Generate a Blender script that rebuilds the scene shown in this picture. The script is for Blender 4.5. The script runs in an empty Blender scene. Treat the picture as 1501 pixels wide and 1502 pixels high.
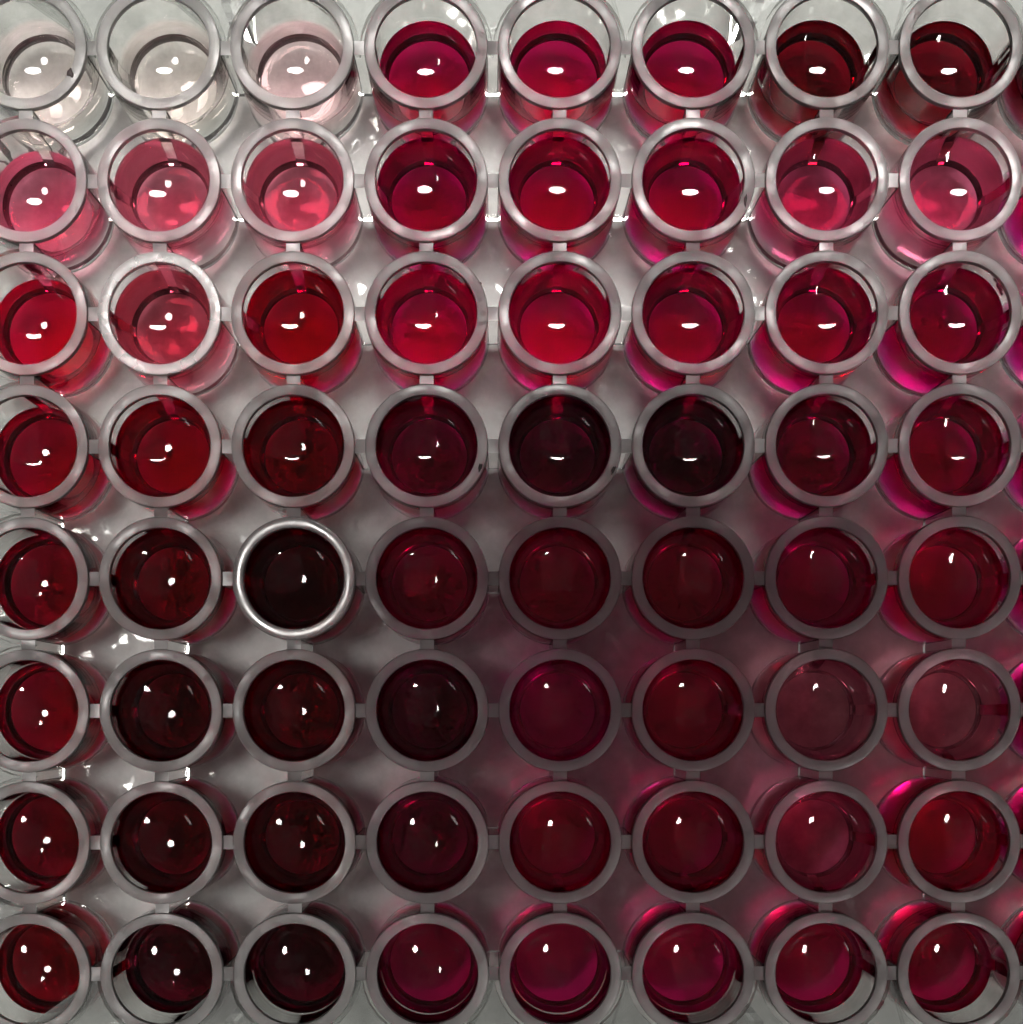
import bpy, bmesh, math, random
from mathutils import Matrix, Vector

random.seed(7)
MM = 0.001                      # the scene is in metres, dimensions below in millimetres
sc = bpy.context.scene
PX, PY = 9.0, 8.93              # well pitch
NC, NR = 12, 8
ZR = 14.3                       # height of the well rims above the bench
CAM = (0.0, -13.53, ZR + 158.0)


def wx(c): return (c - 3.5) * PX
def wy(r): return (3.5 - r) * PY


# ------------------------------------------------------------------ camera
def rot(a, b, c):
    return Matrix.Rotation(a, 3, 'X') @ Matrix.Rotation(b, 3, 'Y') @ Matrix.Rotation(c, 3, 'Z')


cam_d = bpy.data.cameras.new('camera')
cam = bpy.data.objects.new('camera', cam_d)
sc.collection.objects.link(cam)
cam.matrix_world = Matrix.Translation(Vector(CAM) * MM) @ rot(-0.0175668, 0.00056257, -0.001214).to_4x4()
cam_d.sensor_fit = 'HORIZONTAL'
cam_d.sensor_width = 36.0
cam_d.lens = 3429.7 / 1501 * 36
cam_d.shift_x = (750.5 - 722.3) / 1501
cam_d.shift_y = (1105.2 - 751.0) / 1501
cam_d.clip_start = 0.0005
cam_d.clip_end = 50
sc.camera = cam

# ------------------------------------------------------------------ light
world = bpy.data.worlds.new('World')
sc.world = world
world.use_nodes = True
bg = world.node_tree.nodes['Background']
bg.inputs['Color'].default_value = (1.0, 0.965, 0.95, 1)
bg.inputs["Strength"].default_value = 0.11


def area_lamp(name, pos, sx, sy, radiance, color, turn=0.0):
    d = bpy.data.lights.new(name, 'AREA')        # hangs level, shining straight down
    d.shape = 'ELLIPSE'
    d.size, d.size_y = sx * MM, sy * MM
    d.energy = radiance * math.pi * sx * sy * MM * MM * math.pi / 4
    d.color = color
    o = bpy.data.objects.new(name, d)
    sc.collection.objects.link(o)
    o.location = Vector(pos) * MM
    o.rotation_euler.z = math.radians(turn)
    return o


WARM = (1.0, 0.97, 0.93)
area_lamp('ceiling_lamp', (75, 340, 1500), 500, 210, 98, WARM)
area_lamp('side_ceiling_lamp', (-265, 26, 1500), 215, 215, 66, WARM)
area_lamp('rear_ceiling_lamp', (460, -700, 1500), 160, 310, 115, WARM)
area_lamp('corner_lamp', (-975, -830, 1500), 110, 420, 6, WARM, 35)

sc.render.engine = 'CYCLES'
cy = sc.cycles
cy.use_denoising = True
cy.max_bounces = 16
cy.use_light_tree = False
cy.use_adaptive_sampling = True
cy.adaptive_threshold = 0.03
cy.adaptive_min_samples = 24
cy.transmission_bounces = 16
cy.glossy_bounces = 6
cy.transparent_max_bounces = 32
cy.diffuse_bounces = 3
cy.volume_bounces = 0
cy.sample_clamp_indirect = 0
cy.caustics_refractive = True
cy.caustics_reflective = True
cy.blur_glossy = 0.3
vs = sc.view_settings
vs.view_transform = 'Standard'
vs.look = 'None'
vs.exposure = 0
vs.gamma = 1
vs.use_curve_mapping = False


# ------------------------------------------------------------------ materials
def new_mat(name):
    m = bpy.data.materials.new(name)
    m.use_nodes = True
    nt = m.node_tree
    nt.nodes.clear()
    out = nt.nodes.new('ShaderNodeOutputMaterial')
    return m, nt, out


def plastic_mat(name, rough=0.015, bump=0.02, frost=0.0):
    m, nt, out = new_mat(name)
    g = nt.nodes.new('ShaderNodeBsdfGlass')
    g.inputs['IOR'].default_value = 1.57
    g.inputs['Roughness'].default_value = rough
    g.inputs['Color'].default_value = (0.96, 0.945, 0.945, 1)
    if bump > 0:
        geo = nt.nodes.new('ShaderNodeNewGeometry')
        n = nt.nodes.new('ShaderNodeTexNoise')
        n.inputs['Scale'].default_value = 900
        n.inputs['Detail'].default_value = 1
        nt.links.new(geo.outputs['Position'], n.inputs['Vector'])
        b = nt.nodes.new('ShaderNodeBump')
        b.inputs['Strength'].default_value = bump
        b.inputs['Distance'].default_value = 0.0003
        nt.links.new(n.outputs['Fac'], b.inputs['Height'])
        nt.links.new(b.outputs['Normal'], g.inputs['Normal'])
        n2 = nt.nodes.new('ShaderNodeTexNoise')
        n2.inputs['Scale'].default_value = 420
        n2.inputs['Detail'].default_value = 2
        nt.links.new(geo.outputs['Position'], n2.inputs['Vector'])
        mr = nt.nodes.new('ShaderNodeMapRange')
        mr.inputs['From Min'].default_value = 0.35
        mr.inputs['From Max'].default_value = 0.66
        mr.inputs['To Min'].default_value = rough * 0.55
        mr.inputs['To Max'].default_value = rough * 1.35
        nt.links.new(n2.outputs['Fac'], mr.inputs['Value'])
        nt.links.new(mr.outputs[0], g.inputs['Roughness'])
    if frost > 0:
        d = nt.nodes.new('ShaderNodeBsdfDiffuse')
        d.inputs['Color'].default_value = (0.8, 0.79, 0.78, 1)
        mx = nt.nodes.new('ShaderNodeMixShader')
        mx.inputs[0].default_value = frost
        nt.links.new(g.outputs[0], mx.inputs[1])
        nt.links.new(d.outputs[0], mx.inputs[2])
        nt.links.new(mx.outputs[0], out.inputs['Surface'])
    else:
        nt.links.new(g.outputs[0], out.inputs['Surface'])
    return m




def wall_mat():
    m, nt, out = new_mat('clear_polystyrene')
    fr = nt.nodes.new('ShaderNodeFresnel')
    fr.inputs['IOR'].default_value = 1.57
    cr = nt.nodes.new('ShaderNodeFloatCurve')
    c = cr.mapping.curves[0]
    c.points[0].location = (0, 0)
    c.points[1].location = (1, 1)
    c.points.new(0.6, 0.6 * WALL_GLOSS)
    c.points.new(0.95, 0.9)
    cr.mapping.update()
    nt.links.new(fr.outputs[0], cr.inputs['Value'])
    rf = nt.nodes.new('ShaderNodeBsdfRefraction')
    rf.inputs['IOR'].default_value = 1.57
    rf.inputs['Roughness'].default_value = 0.0
    rf.inputs['Color'].default_value = (0.985, 0.985, 0.98, 1)
    gl = nt.nodes.new('ShaderNodeBsdfGlossy')
    gl.inputs['Roughness'].default_value = 0.0
    mx = nt.nodes.new('ShaderNodeMixShader')
    nt.links.new(cr.outputs[0], mx.inputs[0])
    nt.links.new(rf.outputs[0], mx.inputs[1])
    nt.links.new(gl.outputs[0], mx.inputs[2])
    nt.links.new(mx.outputs[0], out.inputs['Surface'])
    return m


WALL_GLOSS = 0.45
PLASTIC = wall_mat()
RIM = plastic_mat('rim_polystyrene', 0.52, 0.1, 0.05)
RIM_GLINT = plastic_mat('painted_glint_rim_polystyrene', 0.3, 0.2, 0.28)  # extra white diffuse paints a lamp glint into this one rim
RIM_SHINY = plastic_mat('polished_rim_polystyrene', 0.2, 0.05, 0.15)


SHEEN = 0.42


def thin_sheet_mat(name, tint, cloud):
    # clear sheet with a slightly cloudy, mottled surface
    m, nt, out = new_mat(name)
    fr = nt.nodes.new('ShaderNodeFresnel')
    fr.inputs['IOR'].default_value = 1.57
    t = nt.nodes.new('ShaderNodeBsdfTransparent')
    t.inputs['Color'].default_value = tint
    g = nt.nodes.new('ShaderNodeBsdfGlossy')
    g.inputs['Roughness'].default_value = 0.4
    mul = nt.nodes.new('ShaderNodeMath')
    mul.operation = 'MULTIPLY'
    mul.inputs[1].default_value = SHEEN
    mx = nt.nodes.new('ShaderNodeMixShader')
    geo = nt.nodes.new('ShaderNodeNewGeometry')
    nz = nt.nodes.new('ShaderNodeTexNoise')
    nz.inputs['Scale'].default_value = 560
    nz.inputs['Detail'].default_value = 1.5
    nt.links.new(geo.outputs['Position'], nz.inputs['Vector'])
    for lo, hi, sock in ((0.4, 0.02, g.inputs['Roughness']), (SHEEN, 1.0, mul.inputs[1])):
        mr = nt.nodes.new('ShaderNodeMapRange')
        mr.inputs['From Min'].default_value = 0.66
        mr.inputs['From Max'].default_value = 0.71
        mr.inputs['To Min'].default_value = lo
        mr.inputs['To Max'].default_value = hi
        nt.links.new(nz.outputs['Fac'], mr.inputs['Value'])
        nt.links.new(mr.outputs[0], sock)
    nt.links.new(fr.outputs[0], mul.inputs[0])
    nt.links.new(mul.outputs[0], mx.inputs[0])
    nt.links.new(t.outputs[0], mx.inputs[1])
    nt.links.new(g.outputs[0], mx.inputs[2])
    nh = nt.nodes.new('ShaderNodeTexNoise')
    nh.inputs['Scale'].default_value = 520
    nh.inputs['Detail'].default_value = 4
    nt.links.new(geo.outputs['Position'], nh.inputs['Vector'])
    mh = nt.nodes.new('ShaderNodeMapRange')
    mh.inputs['From Min'].default_value = 0.3
    mh.inputs['From Max'].default_value = 0.7
    mh.inputs['To Min'].default_value = cloud * 0.5
    mh.inputs['To Max'].default_value = cloud * 1.5
    nt.links.new(nh.outputs['Fac'], mh.inputs['Value'])
    df = nt.nodes.new('ShaderNodeBsdfDiffuse')
    df.inputs['Color'].default_value = (0.80, 0.80, 0.79, 1)
    tr = nt.nodes.new('ShaderNodeBsdfTranslucent')
    tr.inputs['Color'].default_value = (0.80, 0.80, 0.79, 1)
    dt = nt.nodes.new('ShaderNodeMixShader')
    dt.inputs[0].default_value = 0.4
    nt.links.new(df.outputs[0], dt.inputs[1])
    nt.links.new(tr.outputs[0], dt.inputs[2])
    mc = nt.nodes.new('ShaderNodeMixShader')
    nt.links.new(mh.outputs[0], mc.inputs[0])
    nt.links.new(mx.outputs[0], mc.inputs[1])
    nt.links.new(dt.outputs[0], mc.inputs[2])
    nt.links.new(mc.outputs[0], out.inputs['Surface'])
    return m


DECK = thin_sheet_mat('clear_deck_polystyrene', (0.97, 0.97, 0.965, 1), 0.10)
BORDER = thin_sheet_mat('thick_border_polystyrene', (0.80, 0.81, 0.80, 1), 0.03)


def bench_mat():
    m, nt, out = new_mat('pale_grey_bench')
    p = nt.nodes.new('ShaderNodeBsdfPrincipled')
    geo = nt.nodes.new('ShaderNodeNewGeometry')
    n1 = nt.nodes.new('ShaderNodeTexNoise')
    n1.inputs['Scale'].default_value = 700
    n1.inputs['Detail'].default_value = 5
    n1.inputs['Roughness'].default_value = 0.7
    nt.links.new(geo.outputs['Position'], n1.inputs['Vector'])
    r = nt.nodes.new('ShaderNodeValToRGB')
    r.color_ramp.elements[0].position = 0.34
    r.color_ramp.elements[0].color = (0.58, 0.595, 0.585, 1)
    r.color_ramp.elements[1].position = 0.66
    r.color_ramp.elements[1].color = (0.80, 0.82, 0.81, 1)
    nt.links.new(n1.outputs['Fac'], r.inputs[0])
    nt.links.new(r.outputs[0], p.inputs['Base Color'])
    p.inputs['Roughness'].default_value = 0.55
    nt.links.new(p.outputs[0], out.inputs['Surface'])
    return m


def liquid_mat(name, T):
    """T: colour left of white light after 5 mm of the liquid."""
    m, nt, out = new_mat(name)
    g = nt.nodes.new('ShaderNodeBsdfGlass')
    ad = nt.nodes.new('ShaderNodeAttribute')     # the moulded well surface is a little dull, the free surface is smooth
    ad.attribute_name = 'dull'
    nt.links.new(ad.outputs['Fac'], g.inputs['Roughness'])
    at = nt.nodes.new('ShaderNodeAttribute')
    at.attribute_name = 'eta'
    nt.links.new(at.outputs['Fac'], g.inputs['IOR'])
    nt.links.new(g.outputs[0], out.inputs['Surface'])
    s = [-math.log(max(t, 1e-7)) / 0.005 for t in T]
    dens = max(max(s), 1e-3)
    v = nt.nodes.new('ShaderNodeVolumeAbsorption')
    v.inputs['Color'].default_value = tuple(1 - x / dens for x in s) + (1,)
    v.inputs['Density'].default_value = dens
    nt.links.new(v.outputs[0], out.inputs['Volume'])
    return m


# ------------------------------------------------------------------ helpers
def mesh_obj(name, me, parent=None, loc=(0, 0, 0)):
    o = bpy.data.objects.new(name, me)
    sc.collection.objects.link(o)
    o.location = Vector(loc) * MM
    if parent:
        o.parent = parent
    return o


def build_mesh(name, verts, faces, mat=None, smooth=None):
    me = bpy.data.meshes.new(name)
    me.from_pydata([tuple(c * MM for c in v) for v in verts], [], faces)
    me.validate()
    if mat:
        me.materials.append(mat)
    if smooth is not None:
        me.shade_smooth()
        me.set_sharp_from_angle(angle=math.radians(smooth))
    return me


SEG = 72


def revolve(profile, closed=False):
    """profile (r, z) -> verts, faces; points with r = 0 become poles. Normals to the left of travel."""
    verts, rings, faces = [], [], []
    for r, z in profile:
        if r <= 1e-9:
            rings.append([len(verts)])
            verts.append((0, 0, z))
        else:
            s = len(verts)
            for k in range(SEG):
                a = 2 * math.pi * k / SEG
                verts.append((r * math.cos(a), r * math.sin(a), z))
            rings.append(list(range(s, s + SEG)))
    seq = list(zip(rings[:-1], rings[1:]))
    if closed:
        seq.append((rings[-1], rings[0]))
    for A, B in seq:
        for k in range(SEG):
            k2 = (k + 1) % SEG
            if len(A) == 1:
                faces.append((A[0], B[k2], B[k]))
            elif len(B) == 1:
                faces.append((A[k], A[k2], B[0]))
            else:
                faces.append((A[k], A[k2], B[k2], B[k]))
    return verts, faces


def box(verts, faces, x0, x1, y0, y1, z0, z1, skip=()):
    s = len(verts)
    for z in (z0, z1):
        for x, y in ((x0, y0), (x1, y0), (x1, y1), (x0, y1)):
            verts.append((x, y, z))
    F = {'-z': (3, 2, 1, 0), '+z': (4, 5, 6, 7), '-y': (0, 1, 5, 4), '+x': (1, 2, 6, 5), '+y': (2, 3, 7, 6), '-x': (3, 0, 4, 7)}
    for k, f in F.items():
        if k not in skip:
            faces.append(tuple(s + i for i in f))


# ------------------------------------------------------------------ bench
bench_me = build_mesh('bench', [(-400, -400, 0), (400, -400, 0), (400, 400, 0), (-400, 400, 0)], [(0, 1, 2, 3)], bench_mat())
bench = mesh_obj('bench_top', bench_me)
bench['kind'] = 'structure'
bench['label'] = 'pale grey matte bench top under the clear plate'

# ------------------------------------------------------------------ plate
plate = bpy.data.objects.new('microplate', None)
sc.collection.objects.link(plate)
plate['label'] = 'clear plastic microplate with rows of round wells on grey bench'
plate['category'] = 'microplate'

RO_T, RO_B = 4.16, 4.2         # outer wall radius at rim and foot
RI_T, RI_B = 3.43, 3.38         # inner wall radius
ZF = 3.9                        # inner floor
ZB = 2.3                        # foot
ZRIM = ZR - 0.7                 # where the rim part starts
INNER, OUTER = 6, 5             # how many different fillings of inner and outer wells
LEVELS = [ZR - 2.3 + random.uniform(-0.3, 0.3) for _ in range(INNER)] + [ZR - 5.7 + random.uniform(-0.25, 0.25) for _ in range(OUTER)]


def ri(z): return RI_B + (RI_T - RI_B) * (z - ZF) / (ZR - ZF)
def ro(z): return RO_B + (RO_T - RO_B) * (z - ZB) / (ZR - ZB)


def floor_profile():
    p = [(0, ZF), (RI_B * 0.5, ZF), (RI_B, ZF)]
    return p


def outer_profile():
    p = [(ro(ZRIM), ZRIM), (ro(ZRIM - 5), ZRIM - 5), (ro(ZB + 0.5), ZB + 0.5)]
    for a in (30, 60, 90):
        t = math.radians(a)
        p.append((ro(ZB) - 0.35 + 0.35 * math.cos(t), ZB + 0.5 - 0.5 * math.sin(t)))
    p += [(RI_B * 0.5, ZB), (0, ZB)]
    return p


def flip(faces): return [tuple(reversed(f)) for f in faces]


def well_mesh(name, level):
    # inner surface above the liquid (or all of it), then outer surface
    if level is None:
        inner = floor_profile() + [(ri(8), 8), (ri(ZRIM), ZRIM)]
    else:
        inner = [(ri(level), level), (ri(ZRIM), ZRIM)]
    v, f = revolve(inner)
    v2, f2 = revolve(outer_profile())
    n = len(v)
    v += v2
    f += [tuple(i + n for i in q) for q in f2]
    f = flip(f)
    return build_mesh(name, v, f, PLASTIC, 35)


def rim_mesh(name, mat):
    b = 0.05
    p = [(ri(ZRIM), ZRIM), (ri(ZR - b), ZR - b)]
    for a in (30, 60, 90):
        t = math.radians(a)
        p.append((RI_T + b * (1 - math.cos(t)), ZR - b + b * math.sin(t)))
    b = 0.07
    for a in (90, 60, 30, 0):
        t = math.radians(a)
        p.append((RO_T - b * (1 - math.cos(t)), ZR - b + b * math.sin(t)))
    p.append((ro(ZRIM), ZRIM))
    v, f = revolve(p)
    return build_mesh(name, v, flip(f), mat, 60)


def liquid_mesh(name, level, dull=1.0):
    p = floor_profile() + [(ri(6), 6), (ri(level), level)]
    RL = ri(level)
    side = len(p) - 1
    climb = 0.45                 # the liquid climbs the wall in a narrow meniscus
    top = level - climb - RL * RL / 13
    for t in (0.996, 0.99, 0.982, 0.973, 0.962, 0.948, 0.93, 0.905, 0.87, 0.8, 0.72, 0.62, 0.5, 0.38, 0.26, 0.14, 0.0):
        x = RL * t
        p.append((x, top + x * x / 13 + climb * math.exp(-(RL - x) / 0.12)))
    v, f = revolve(p)
    tx, ty, ast, ph = random.gauss(0, 0.014), random.gauss(0, 0.014), random.gauss(0, 0.003), random.uniform(0, 6.3)
    cut = len(v) - (len(p) - side - 2) * SEG - 1     # vertices of the free surface come last
    for i in range(cut, len(v)):
        x, y, z = v[i]
        q = (x * x + y * y) / (RL * RL)
        a = math.atan2(y, x)
        dz = (tx * x + ty * y + ast * (x * x + y * y) * math.cos(2 * a + ph)) * max(0.0, 1 - q * q)
        v[i] = (x, y, z + dz)
    me = build_mesh(name, v, f, None, 40)
    at = me.attributes.new('eta', 'FLOAT', 'FACE')
    du = me.attributes.new('dull', 'FLOAT', 'FACE')
    for poly in me.polygons:
        du.data[poly.index].value = 0.5 * dull if poly.index < 2 * SEG else 0.12 * dull if poly.index < side * SEG else 0.0
        at.data[poly.index].value = 1.333 / 1.57 if poly.index < side * SEG else 1.333
    return me


def check_outward(me):
    bm = bmesh.new()
    bm.from_mesh(me)
    v = bm.calc_volume(signed=True)
    bm.free()
    return v


# deck: a sheet between the feet of the wells, pierced by them
ZD = 3.3                    # height of the deck that ties the wells together


def deck_mesh():
    verts, faces = [], []
    n = 48
    for zz, up in ((ZD, True), (ZD - 0.8, False)):
        for r in range(NR):
            for c in range(NC):
                s = len(verts)
                R = ro(zz) - 0.02
                for k in range(n):
                    a = 2 * math.pi * (k + 0.5) / n
                    ca, sa = math.cos(a), math.sin(a)
                    verts.append((wx(c) + R * ca, wy(r) + R * sa, zz))
                for k in range(n):
                    a = 2 * math.pi * (k + 0.5) / n
                    ca, sa = math.cos(a), math.sin(a)
                    t = min(PX / 2 / max(abs(ca), 1e-6), PY / 2 / max(abs(sa), 1e-6))
                    verts.append((wx(c) + t * ca, wy(r) + t * sa, zz))
                for k in range(n):
                    k2 = (k + 1) % n
                    q = (s + k, s + n + k, s + n + k2, s + k2)
                    faces.append(q if up else tuple(reversed(q)))
                for qx, k in ((1, n // 8), (1, 3 * n // 8), (1, 5 * n // 8), (1, 7 * n // 8)):
                    a = 2 * math.pi * k / n
                    sx, sy = (1 if math.cos(a) > 0 else -1), (1 if math.sin(a) > 0 else -1)
                    verts.append((wx(c) + sx * PX / 2, wy(r) + sy * PY / 2, zz))
                    q = (s + n + k - 1, len(verts) - 1, s + n + k)
                    faces.append(q if up else tuple(reversed(q)))
    # margins out to the skirt
    X0, X1, Y0, Y1 = wx(0) - PX / 2, wx(NC - 1) + PX / 2, wy(NR - 1) - PY / 2, wy(0) + PY / 2
    for zz, up in ((ZD, True), (ZD - 0.8, False)):
        for (a, b, c, d) in ((X0 - 8, X0, Y0 - 5, Y1 + 5), (X1, X1 + 8, Y0 - 5, Y1 + 5), (X0, X1, Y0 - 5, Y0), (X0, X1, Y1, Y1 + 5)):
            s = len(verts)
            verts += [(a, c, zz), (b, c, zz), (b, d, zz), (a, d, zz)]
            faces.append((s, s + 1, s + 2, s + 3) if up else (s + 3, s + 2, s + 1, s))
    return build_mesh('deck', verts, faces, DECK)


mesh_obj('deck', deck_mesh(), plate)

# frame: the raised border round the outer wells, scalloped along them, with the outer skirt
FR, ZT, ZU = 4.5, ZR - 0.5, ZR - 1.7


def frame_mesh():
    path = []                    # inner outline, counter-clockwise
    def arc(c, r, a0, a1, n=14):
        for i in range(n + 1):
            a = math.radians(a0 + (a1 - a0) * i / n)
            path.append((wx(c) + FR * math.cos(a), wy(r) + FR * math.sin(a)))
    for c in range(NC):          # bottom row left to right
        arc(c, NR - 1, 180 + (0 if c == 0 else 3), 360 - (0 if c == NC - 1 else 3))
    for r in range(NR - 1, -1, -1):
        if r in (NR - 1, 0):
            pass
        arc(NC - 1, r, -86 if r != NR - 1 else 2, 86 if r != 0 else -2) if r not in (NR - 1, 0) else None
    for c in range(NC - 1, -1, -1):
        arc(c, 0, 0 if c == NC - 1 else 3, 180 - (0 if c == 0 else 3))
    for r in range(1, NR - 1):
        arc(0, r, 94, 266)
    ox0, ox1, oy0, oy1 = wx(0) - 14, wx(NC - 1) + 14, wy(NR - 1) - 11, wy(0) + 11
    cx, cy_ = (ox0 + ox1) / 2, (oy0 + oy1) / 2
    outer = []
    for x, y in path:            # matching point on the outer border
        dx, dy = x - cx, y - cy_
        t = min((ox1 - cx) / max(abs(dx), 1e-6), (oy1 - cy_) / max(abs(dy), 1e-6))
        outer.append((cx + dx * t, cy_ + dy * t))
    n = len(path)
    verts = [(x, y, ZT) for x, y in path] + [(x, y, ZT) for x, y in outer] + [(x, y, ZU) for x, y in path] + \
            [(x, y, ZU) for x, y in outer] + [(x, y, 0.02) for x, y in outer]
    faces = []
    for k in range(n):
        k2 = (k + 1) % n
        faces.append((k, k + n, k2 + n, k2)[::-1])
        faces.append((k + 2 * n, k2 + 2 * n, k2 + 3 * n, k + 3 * n)[::-1])
        faces.append((k, k2, k2 + 2 * n, k + 2 * n)[::-1])
        faces.append((k + n, k + 4 * n, k2 + 4 * n, k2 + n)[::-1])
    return build_mesh('frame', verts, faces, BORDER, 30)


mesh_obj('frame', frame_mesh(), plate)

WELL_EMPTY = well_mesh('well_empty', None)
WELLS = [well_mesh('well', l) for l in LEVELS]
RIM_ME = rim_mesh('rim', RIM)
RIM_GL = rim_mesh('rim_painted_glint', RIM_GLINT)
RIM_SH = rim_mesh('rim_shiny', RIM_SHINY)
LIQ = [liquid_mesh('liquid', l) for l in LEVELS]
LIQ_PALE = [liquid_mesh('pale_liquid', l, 0.3) for l in LEVELS]
LIQ_CLEAR = [liquid_mesh('clear_liquid', l, 0.0) for l in LEVELS[INNER:]]
print('volumes', check_outward(WELL_EMPTY), check_outward(LIQ[0]))

FILLED = 9                       # columns with liquid
level_of = {}
for r in range(NR):
    for c in range(NC):
        k = random.randrange(INNER)
        if r in (0, NR - 1) or c == 0:
            k = INNER + random.randrange(OUTER)      # the outer wells hold less
        level_of[r, c] = k
        w = mesh_obj('well', WELLS[k] if c < FILLED else WELL_EMPTY, plate, (wx(c), wy(r), 0))
        rim = mesh_obj('rim', {(2, 1): RIM_GL, (4, 2): RIM_SH}.get((r, c), RIM_ME), w)
        if (r, c) == (4, 2):     # this rim stands a little askew and catches the lamp
            rm = Matrix.Rotation(math.radians(1.0), 3, 'X') @ Matrix.Rotation(math.radians(-2.6), 3, 'Y')
            pv = Vector((0, 0, ZR * MM))
            rim.rotation_euler = rm.to_euler()
            rim.location = pv - rm @ pv
            rim['label'] = 'bright white glinting rim'

# webs between neighbouring wells
WW = 0.94


def web_mesh(name, along_x):
    v, f = [], []
    half = (PX if along_x else PY) / 2
    e = half - 4.08
    h = WW / 2
    z0, z1 = 3.32, ZR - 0.35
    if along_x:
        box(v, f, -e, e, -h, h, z0, z1)
    else:
        box(v, f, -h, h, -e, e, z0, z1)
    me = build_mesh(name, v, f, PLASTIC)
    me.materials.append(RIM)     # the upper edge is as dull as the rims
    me.polygons[1].material_index = 1
    return me


WEBX, WEBY = web_mesh('web_x', True), web_mesh('web_y', False)
for r in range(NR):
    for c in range(NC):
        if c < NC - 1:
            mesh_obj('web', WEBX, plate, (wx(c) + PX / 2, wy(r), 0))
        if r < NR - 1:
            mesh_obj('web', WEBY, plate, (wx(c), wy(r) - PY / 2, 0))

# ribs that tie the border to the gaps between the outer wells
def rib_mesh(name, along_y):
    v, f = [], []
    if along_y:
        box(v, f, -0.45, 0.45, 0, 6.5, 3.32, ZU - 0.01)
    else:
        box(v, f, 0, 8, -0.45, 0.45, 3.32, ZU - 0.01)
    return build_mesh(name, v, f, PLASTIC)


RIBY, RIBX = rib_mesh('rib_y', True), rib_mesh('rib_x', False)
for c in (1, 5, 9):
    mesh_obj('rib', RIBY, plate, (wx(c) + PX / 2, wy(0) + 3.4, 0))
    mesh_obj('rib', RIBY, plate, (wx(c) + PX / 2, wy(NR - 1) - 3.4 - 6.5, 0))
for r in (0, 6):
    mesh_obj('rib', RIBX, plate, (wx(0) - 3.4 - 8, wy(r) - PY / 2, 0))
    mesh_obj('rib', RIBX, plate, (wx(NC - 1) + 3.4, wy(r) - PY / 2, 0))

# ------------------------------------------------------------------ liquids
# colour left after 5 mm of each liquid
CLR = {
    0: [(0.97, 0.87, 0.85), (0.97, 0.88, 0.84), (0.95, 0.7, 0.72), (0.419, 0.00063, 0.0418), (0.508, 0.000764, 0.0524), (0.402, 0.000604, 0.0398), (0.15, 0.000335, 0.00329), (0.135, 0.000335, 0.00288), (0.116, 0.000175, 0.00396)],
    1: [(0.705, 0.111, 0.202), (0.741, 0.317, 0.399), (0.763, 0.301, 0.391), (0.536, 0.000806, 0.154), (0.617, 0.000928, 0.171), (0.595, 0.000895, 0.166), (0.657, 0.15, 0.287), (0.719, 0.235, 0.361), (0.623, 0.000937, 0.172)],
    2: [(0.579, 0.00087, 0.0214), (0.705, 0.235, 0.307), (0.603, 0.000907, 0.0696), (0.735, 0.00111, 0.196), (0.768, 0.00115, 0.201), (0.623, 0.000937, 0.172), (0.624, 0.000938, 0.172), (0.556, 0.000836, 0.158), (0.5, 0.000752, 0.146)],
    3: [(0.34, 0.000511, 0.0105), (0.556, 0.000836, 0.0644), (0.435, 0.000653, 0.051), (0.468, 0.000658, 0.132), (0.373, 0.000514, 0.109), (0.336, 0.000459, 0.1), (0.539, 0.000768, 0.148), (0.601, 0.000864, 0.162), (0.545, 0.000777, 0.149)],
    4: [(0.254, 0.000383, 0.00706), (0.44, 0.000661, 0.0515), (0.293, 0.00044, 0.0351), (0.669, 0.000971, 0.177), (0.823, 0.00122, 0.21), (0.832, 0.00123, 0.212), (0.832, 0.00123, 0.268), (0.832, 0.00123, 0.212), (0.775, 0.00114, 0.2)],
    5: [(0.277, 0.000416, 0.00789), (0.307, 0.000462, 0.0367), (0.404, 0.000607, 0.0475), (0.409, 0.000568, 0.118), (0.832, 0.00123, 0.327), (0.832, 0.00123, 0.212), (0.887, 0.387, 0.487), (0.887, 0.368, 0.468), (0.832, 0.00123, 0.212)],
    6: [(0.163, 0.000245, 0.00389), (0.318, 0.000478, 0.0379), (0.357, 0.000536, 0.0423), (0.473, 0.000666, 0.133), (0.795, 0.00117, 0.204), (0.75, 0.0011, 0.194), (0.861, 0.202, 0.368), (0.832, 0.00123, 0.168), (0.778, 0.00114, 0.145)],
    7: [(0.174, 0.000261, 0.00219), (0.0672, 0.000101, 0.00264), (0.0672, 0.000101, 0.00264), (0.383, 0.000576, 0.0424), (0.605, 0.00091, 0.071), (0.674, 0.00101, 0.0803), (0.59, 0.000887, 0.0528), (0.576, 0.000866, 0.0448), (0.518, 0.000779, 0.034)],
}
ORD = ['first', 'second', 'third', 'fourth', 'fifth', 'sixth', 'seventh', 'eighth', 'ninth']


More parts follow.
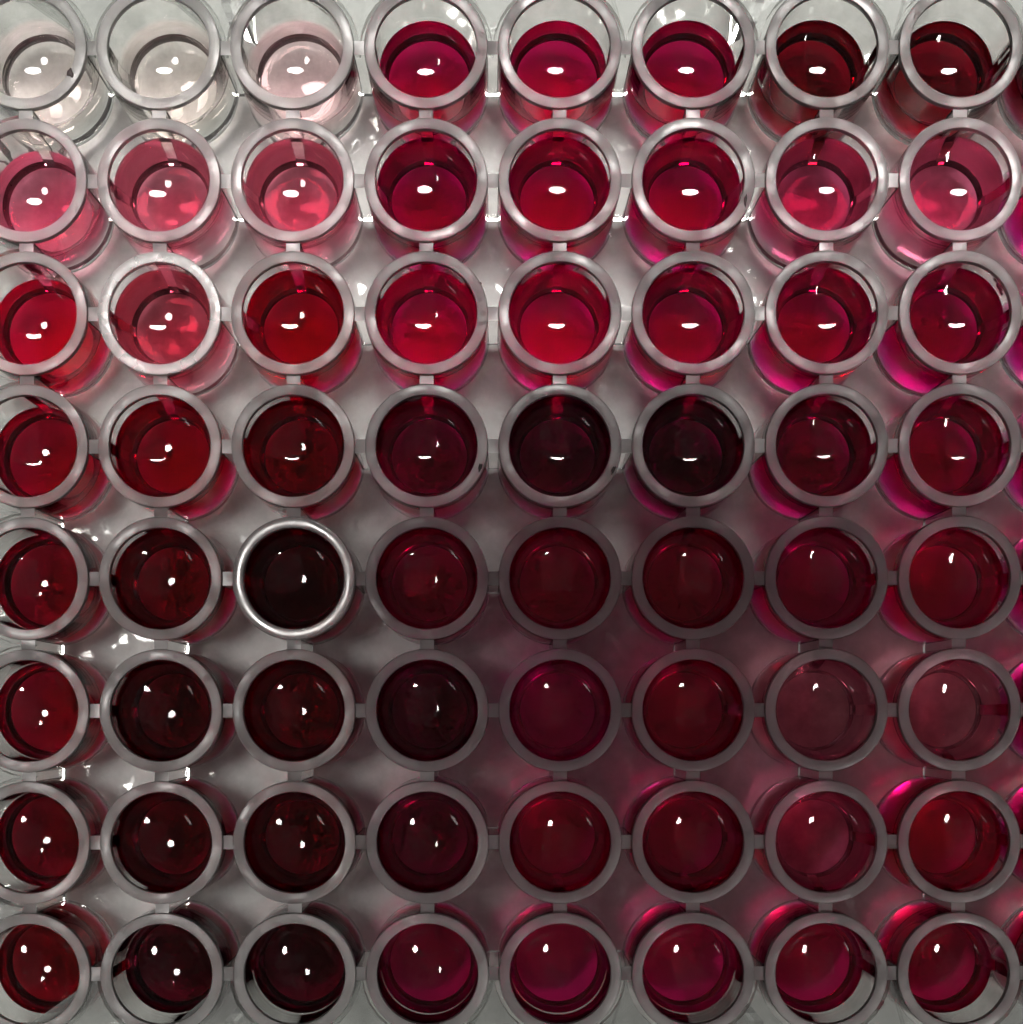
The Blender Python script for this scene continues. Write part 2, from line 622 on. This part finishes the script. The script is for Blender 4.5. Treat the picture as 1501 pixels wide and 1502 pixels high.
PALE = {(1, 0), (1, 1), (1, 2), (1, 6), (1, 7), (2, 1), (5, 6), (5, 7), (6, 6)}
HUE = {
    0: ['nearly colourless', 'nearly colourless', 'very pale pink', 'bright crimson', 'bright crimson', 'crimson', 'deep wine red', 'deep wine red', 'red'],
    1: ['pale rose pink', 'pale rose pink', 'pale rose pink', 'bright crimson', 'bright crimson', 'bright crimson', 'translucent raspberry pink', 'pale rose pink', 'red'],
    2: ['translucent raspberry pink', 'pale rose pink', 'bright crimson', 'bright crimson', 'bright crimson', 'bright crimson', 'bright crimson', 'crimson', 'red'],
    3: ['crimson', 'crimson', 'deep wine red', 'deep wine red', 'very dark red', 'very dark red', 'deep wine red', 'deep wine red', 'red'],
    4: ['deep wine red', 'deep wine red', 'almost black', 'deep wine red', 'deep wine red', 'deep wine red', 'crimson', 'deep wine red', 'red'],
    5: ['deep wine red', 'very dark red', 'very dark red', 'very dark red', 'deep wine red', 'deep wine red', 'dusky mauve', 'dusky mauve', 'red'],
    6: ['very dark red', 'very dark red', 'very dark red', 'deep wine red', 'deep wine red', 'deep wine red', 'dusky mauve', 'crimson', 'red'],
    7: ['very dark red', 'almost black', 'almost black', 'deep wine red', 'crimson', 'deep wine red', 'deep wine red', 'deep wine red', 'red'],
}

for r in range(NR):
    for c in range(FILLED):
        T = CLR[r][c]
        k = level_of[r, c]
        o = mesh_obj('liquid_sample', LIQ_CLEAR[k - INNER] if r == 0 and c < 3 else LIQ_PALE[k] if (r, c) in PALE else LIQ[k], None, (wx(c), wy(r), 0))
        if not o.material_slots:
            o.data.materials.append(None)
        o.material_slots[0].link = 'OBJECT'
        o.material_slots[0].material = liquid_mat('liquid', T)
        row = 'top row' if r == 0 else 'bottom row' if r == NR - 1 else ORD[r] + ' row from the top'
        col = 'last well cut by the right edge' if c == 8 else ORD[c] + ' well from the left'
        o['label'] = f'{HUE[r][c]} liquid, {row}, {col}'
        o['category'] = 'liquid'
        o['group'] = 'liquid samples in the wells'

# ------------------------------------------------------------------ droplets and specks
def dark_mat(name, col, rough):
    m, nt, out = new_mat(name)
    p = nt.nodes.new('ShaderNodeBsdfPrincipled')
    n = nt.nodes.new('ShaderNodeTexNoise')
    n.inputs['Scale'].default_value = 60
    r = nt.nodes.new('ShaderNodeMapRange')
    r.inputs['To Min'].default_value = rough * 0.8
    r.inputs['To Max'].default_value = rough * 1.2
    nt.links.new(n.outputs['Fac'], r.inputs['Value'])
    nt.links.new(r.outputs[0], p.inputs['Roughness'])
    p.inputs['Base Color'].default_value = col + (1,)
    nt.links.new(p.outputs[0], out.inputs['Surface'])
    return m


def water_mat():
    m, nt, out = new_mat('water_drop')
    g = nt.nodes.new('ShaderNodeBsdfGlass')
    g.inputs['IOR'].default_value = 1.333
    nt.links.new(g.outputs[0], out.inputs['Surface'])
    return m


WATER = water_mat()


def blob_mesh(name, rx, ry, h, mat, rough=0.0, n=20, m=6):
    v, f = [(0, 0, -0.02)], []
    rings = []
    for j in range(m):
        t = math.pi / 2 * j / m
        rings.append(len(v))
        for k in range(n):
            a = 2 * math.pi * k / n
            w = 1 + rough * math.sin(3 * a + rx * 50) + rough * 0.6 * math.sin(5 * a + ry * 31)
            v.append((rx * w * math.cos(t) * math.cos(a), ry * w * math.cos(t) * math.sin(a), h * math.sin(t)))
    v.append((0, 0, h))
    for k in range(n):
        k2 = (k + 1) % n
        f.append((0, rings[0] + k2, rings[0] + k))
        for A, B in zip(rings[:-1], rings[1:]):
            f.append((A + k, A + k2, B + k2, B + k))
        f.append((rings[-1] + k, rings[-1] + k2, len(v) - 1))
    return build_mesh(name, v, f, mat, 70)


def drop(name, label, cat, x, y, z, rx, ry, h, mat, rough=0.0, rz=0.0, group=None):
    o = mesh_obj(name, blob_mesh(name, rx, ry, h, mat, rough), None, (x, y, z))
    o.rotation_euler.z = rz
    o['label'] = label
    o['category'] = cat
    if group:
        o['group'] = group
    return o


GR = 'water droplets on the rims'
R3 = 'on the rim of the fourth well, third row'
drop('water_droplet', 'clear water droplet, topmost ' + R3, 'droplet', -1.05, 15.34, ZR, 0.28, 0.16, 0.14, WATER, 0.08, 0.1, GR)
drop('water_droplet', 'small water droplet, second from top ' + R3, 'droplet', -0.93, 14.79, ZR, 0.18, 0.14, 0.1, WATER, 0.08, 0, GR)
drop('water_droplet', 'tiny middle water droplet ' + R3, 'droplet', -0.9, 14.3, ZR, 0.13, 0.15, 0.1, WATER, 0.05, 0, GR)
drop('water_droplet', 'round water droplet, second from bottom ' + R3, 'droplet', -0.68, 13.35, ZR, 0.2, 0.18, 0.13, WATER, 0.06, 0, GR)
drop('water_droplet', 'wide water droplet, lowest ' + R3, 'droplet', -0.72, 12.72, ZR, 0.26, 0.16, 0.12, WATER, 0.08, 0.4, GR)
drop('water_droplet', 'clear water droplet on the right rim of the fifth well, third row', 'droplet', 8.3, 14.25, ZR, 0.2, 0.32, 0.14, WATER, 0.08, 0.3, GR)
drop('water_droplet', 'water droplet on the upper right rim of the fourth well, top row', 'droplet', -0.72, 32.0, ZR, 0.2, 0.2, 0.14, WATER, 0.05, 0, GR)
drop('water_droplet', 'water droplet on the right rim of the fourth well, top row', 'droplet', -0.72, 30.9, ZR, 0.24, 0.26, 0.15, WATER, 0.05, 0, GR)
drop('water_droplet', 'long smeared droplet across the lower rim of the fifth well, second row', 'droplet', 4.55, 18.52, ZR, 0.85, 0.2, 0.12, WATER, 0.2, 0.04, GR)
drop('water_droplet', 'bright droplet on the right rim of the first well, fifth row', 'droplet', -27.65, -4.4, ZR, 0.2, 0.34, 0.14, WATER, 0.15, 0.1, GR)
drop('water_droplet', 'round droplet on the upper right rim of the second well, sixth row', 'droplet', -19.35, -11.2, ZR, 0.28, 0.26, 0.16, WATER, 0.04, 0, GR)
drop('water_droplet', 'small droplet on the right rim of the first well, second row', 'droplet', -28.1, 20.6, ZR, 0.15, 0.4, 0.12, WATER, 0.1, 0.2, GR)
drop('water_droplet', 'small droplet on the upper left rim of the last well, top row', 'droplet', 28.5, 33.3, ZR, 0.16, 0.3, 0.12, WATER, 0.1, -0.5, GR)
for i, (a, dz, rr, word) in enumerate(((33, -1.0, 0.34, 'largest'), (42, -0.75, 0.2, 'upper'), (27, -1.35, 0.22, 'lower'))):
    ca, sa = math.cos(math.radians(a)), math.sin(math.radians(a))
    o = drop('water_droplet', f'{word} of three glinting beads inside the right wall of the eighth well, third row', 'droplet',
             wx(7) + 3.40 * ca, wy(2) + 3.40 * sa, ZR + dz, rr, rr * 1.3, rr * 0.6, WATER, 0.06, 0, 'beads on the well wall')
    o.rotation_euler = Vector((-ca, -sa, 0.0)).to_track_quat('Z', 'Y').to_euler()
SPECK = dark_mat('dark_dirt', (0.02, 0.008, 0.008), 0.6)
drop('dirt_speck', 'dark speck on the rim of the first clear well, top row', 'speck', -28.42, 29.5, ZR, 0.22, 0.3, 0.1, SPECK, 0.2, 0.3)
drop('dirt_speck', 'dark speck on the clear deck above and right of the fifth well, fifth row', 'speck', 7.95, -1.25, ZD + 0.02, 0.3, 0.22, 0.08, SPECK, 0.25, 0.3)
drop('dirt_speck', 'dark dash on the right rim of the sixth well, second row', 'speck', 17.0, 20.9, ZR, 0.1, 0.42, 0.06, SPECK, 0.15, -0.1)
drop('dirt_speck', 'dark speck on the lower right rim of the fourth well, fourth row', 'speck', -0.88, 3.0, ZR, 0.12, 0.28, 0.06, SPECK, 0.2, -0.3)
drop('dirt_speck', 'dark speck on the lower right rim of the fifth well, fourth row', 'speck', 8.1, 2.8, ZR, 0.11, 0.3, 0.06, SPECK, 0.2, -0.4)

# ------------------------------------------------------------------ phone that takes the picture
def rounded_slab(x0, x1, y0, y1, z0, z1, rad, bev, n=8):
    verts, faces, rings = [], [], []
    def ring(inset, z):
        s = len(verts)
        for (cx, cy_, a0) in ((x1 - rad, y1 - rad, 0), (x0 + rad, y1 - rad, 90), (x0 + rad, y0 + rad, 180), (x1 - rad, y0 + rad, 270)):
            for i in range(n + 1):
                a = math.radians(a0 + 90 * i / n)
                verts.append((cx + (rad - inset) * math.cos(a), cy_ + (rad - inset) * math.sin(a), z))
        return list(range(s, len(verts)))
    rs = [ring(bev, z0), ring(bev * 0.3, z0 + bev * 0.3), ring(0, z0 + bev), ring(0, z1 - bev), ring(bev * 0.3, z1 - bev * 0.3), ring(bev, z1)]
    faces.append(tuple(reversed(rs[0])))
    for A, B in zip(rs[:-1], rs[1:]):
        m = len(A)
        for k in range(m):
            faces.append((A[k], A[(k + 1) % m], B[(k + 1) % m], B[k]))
    faces.append(tuple(rs[-1]))
    return verts, faces


phone = bpy.data.objects.new('phone', None)
sc.collection.objects.link(phone)
phone['label'] = 'grey handheld device held flat above the plate, shading its middle'
phone['category'] = 'phone'
PH = (-39, 78, -94, 47)
PZ = CAM[2] + 8.0
v, f = rounded_slab(PH[0], PH[1], PH[2], PH[3], PZ, PZ + 9, 10, 2.0)
mesh_obj('case', build_mesh('phone_case', v, f, dark_mat('grey_phone_back', (0.25, 0.25, 0.255), 0.6), 40), phone)
v, f = rounded_slab(PH[0] + 3, PH[1] - 3, PH[2] + 3, PH[3] - 3, PZ + 9.01, PZ + 9.6, 8, 0.2)
mesh_obj('screen', build_mesh('phone_screen', v, f, dark_mat('dark_screen_glass', (0.01, 0.01, 0.012), 0.08), 40), phone)
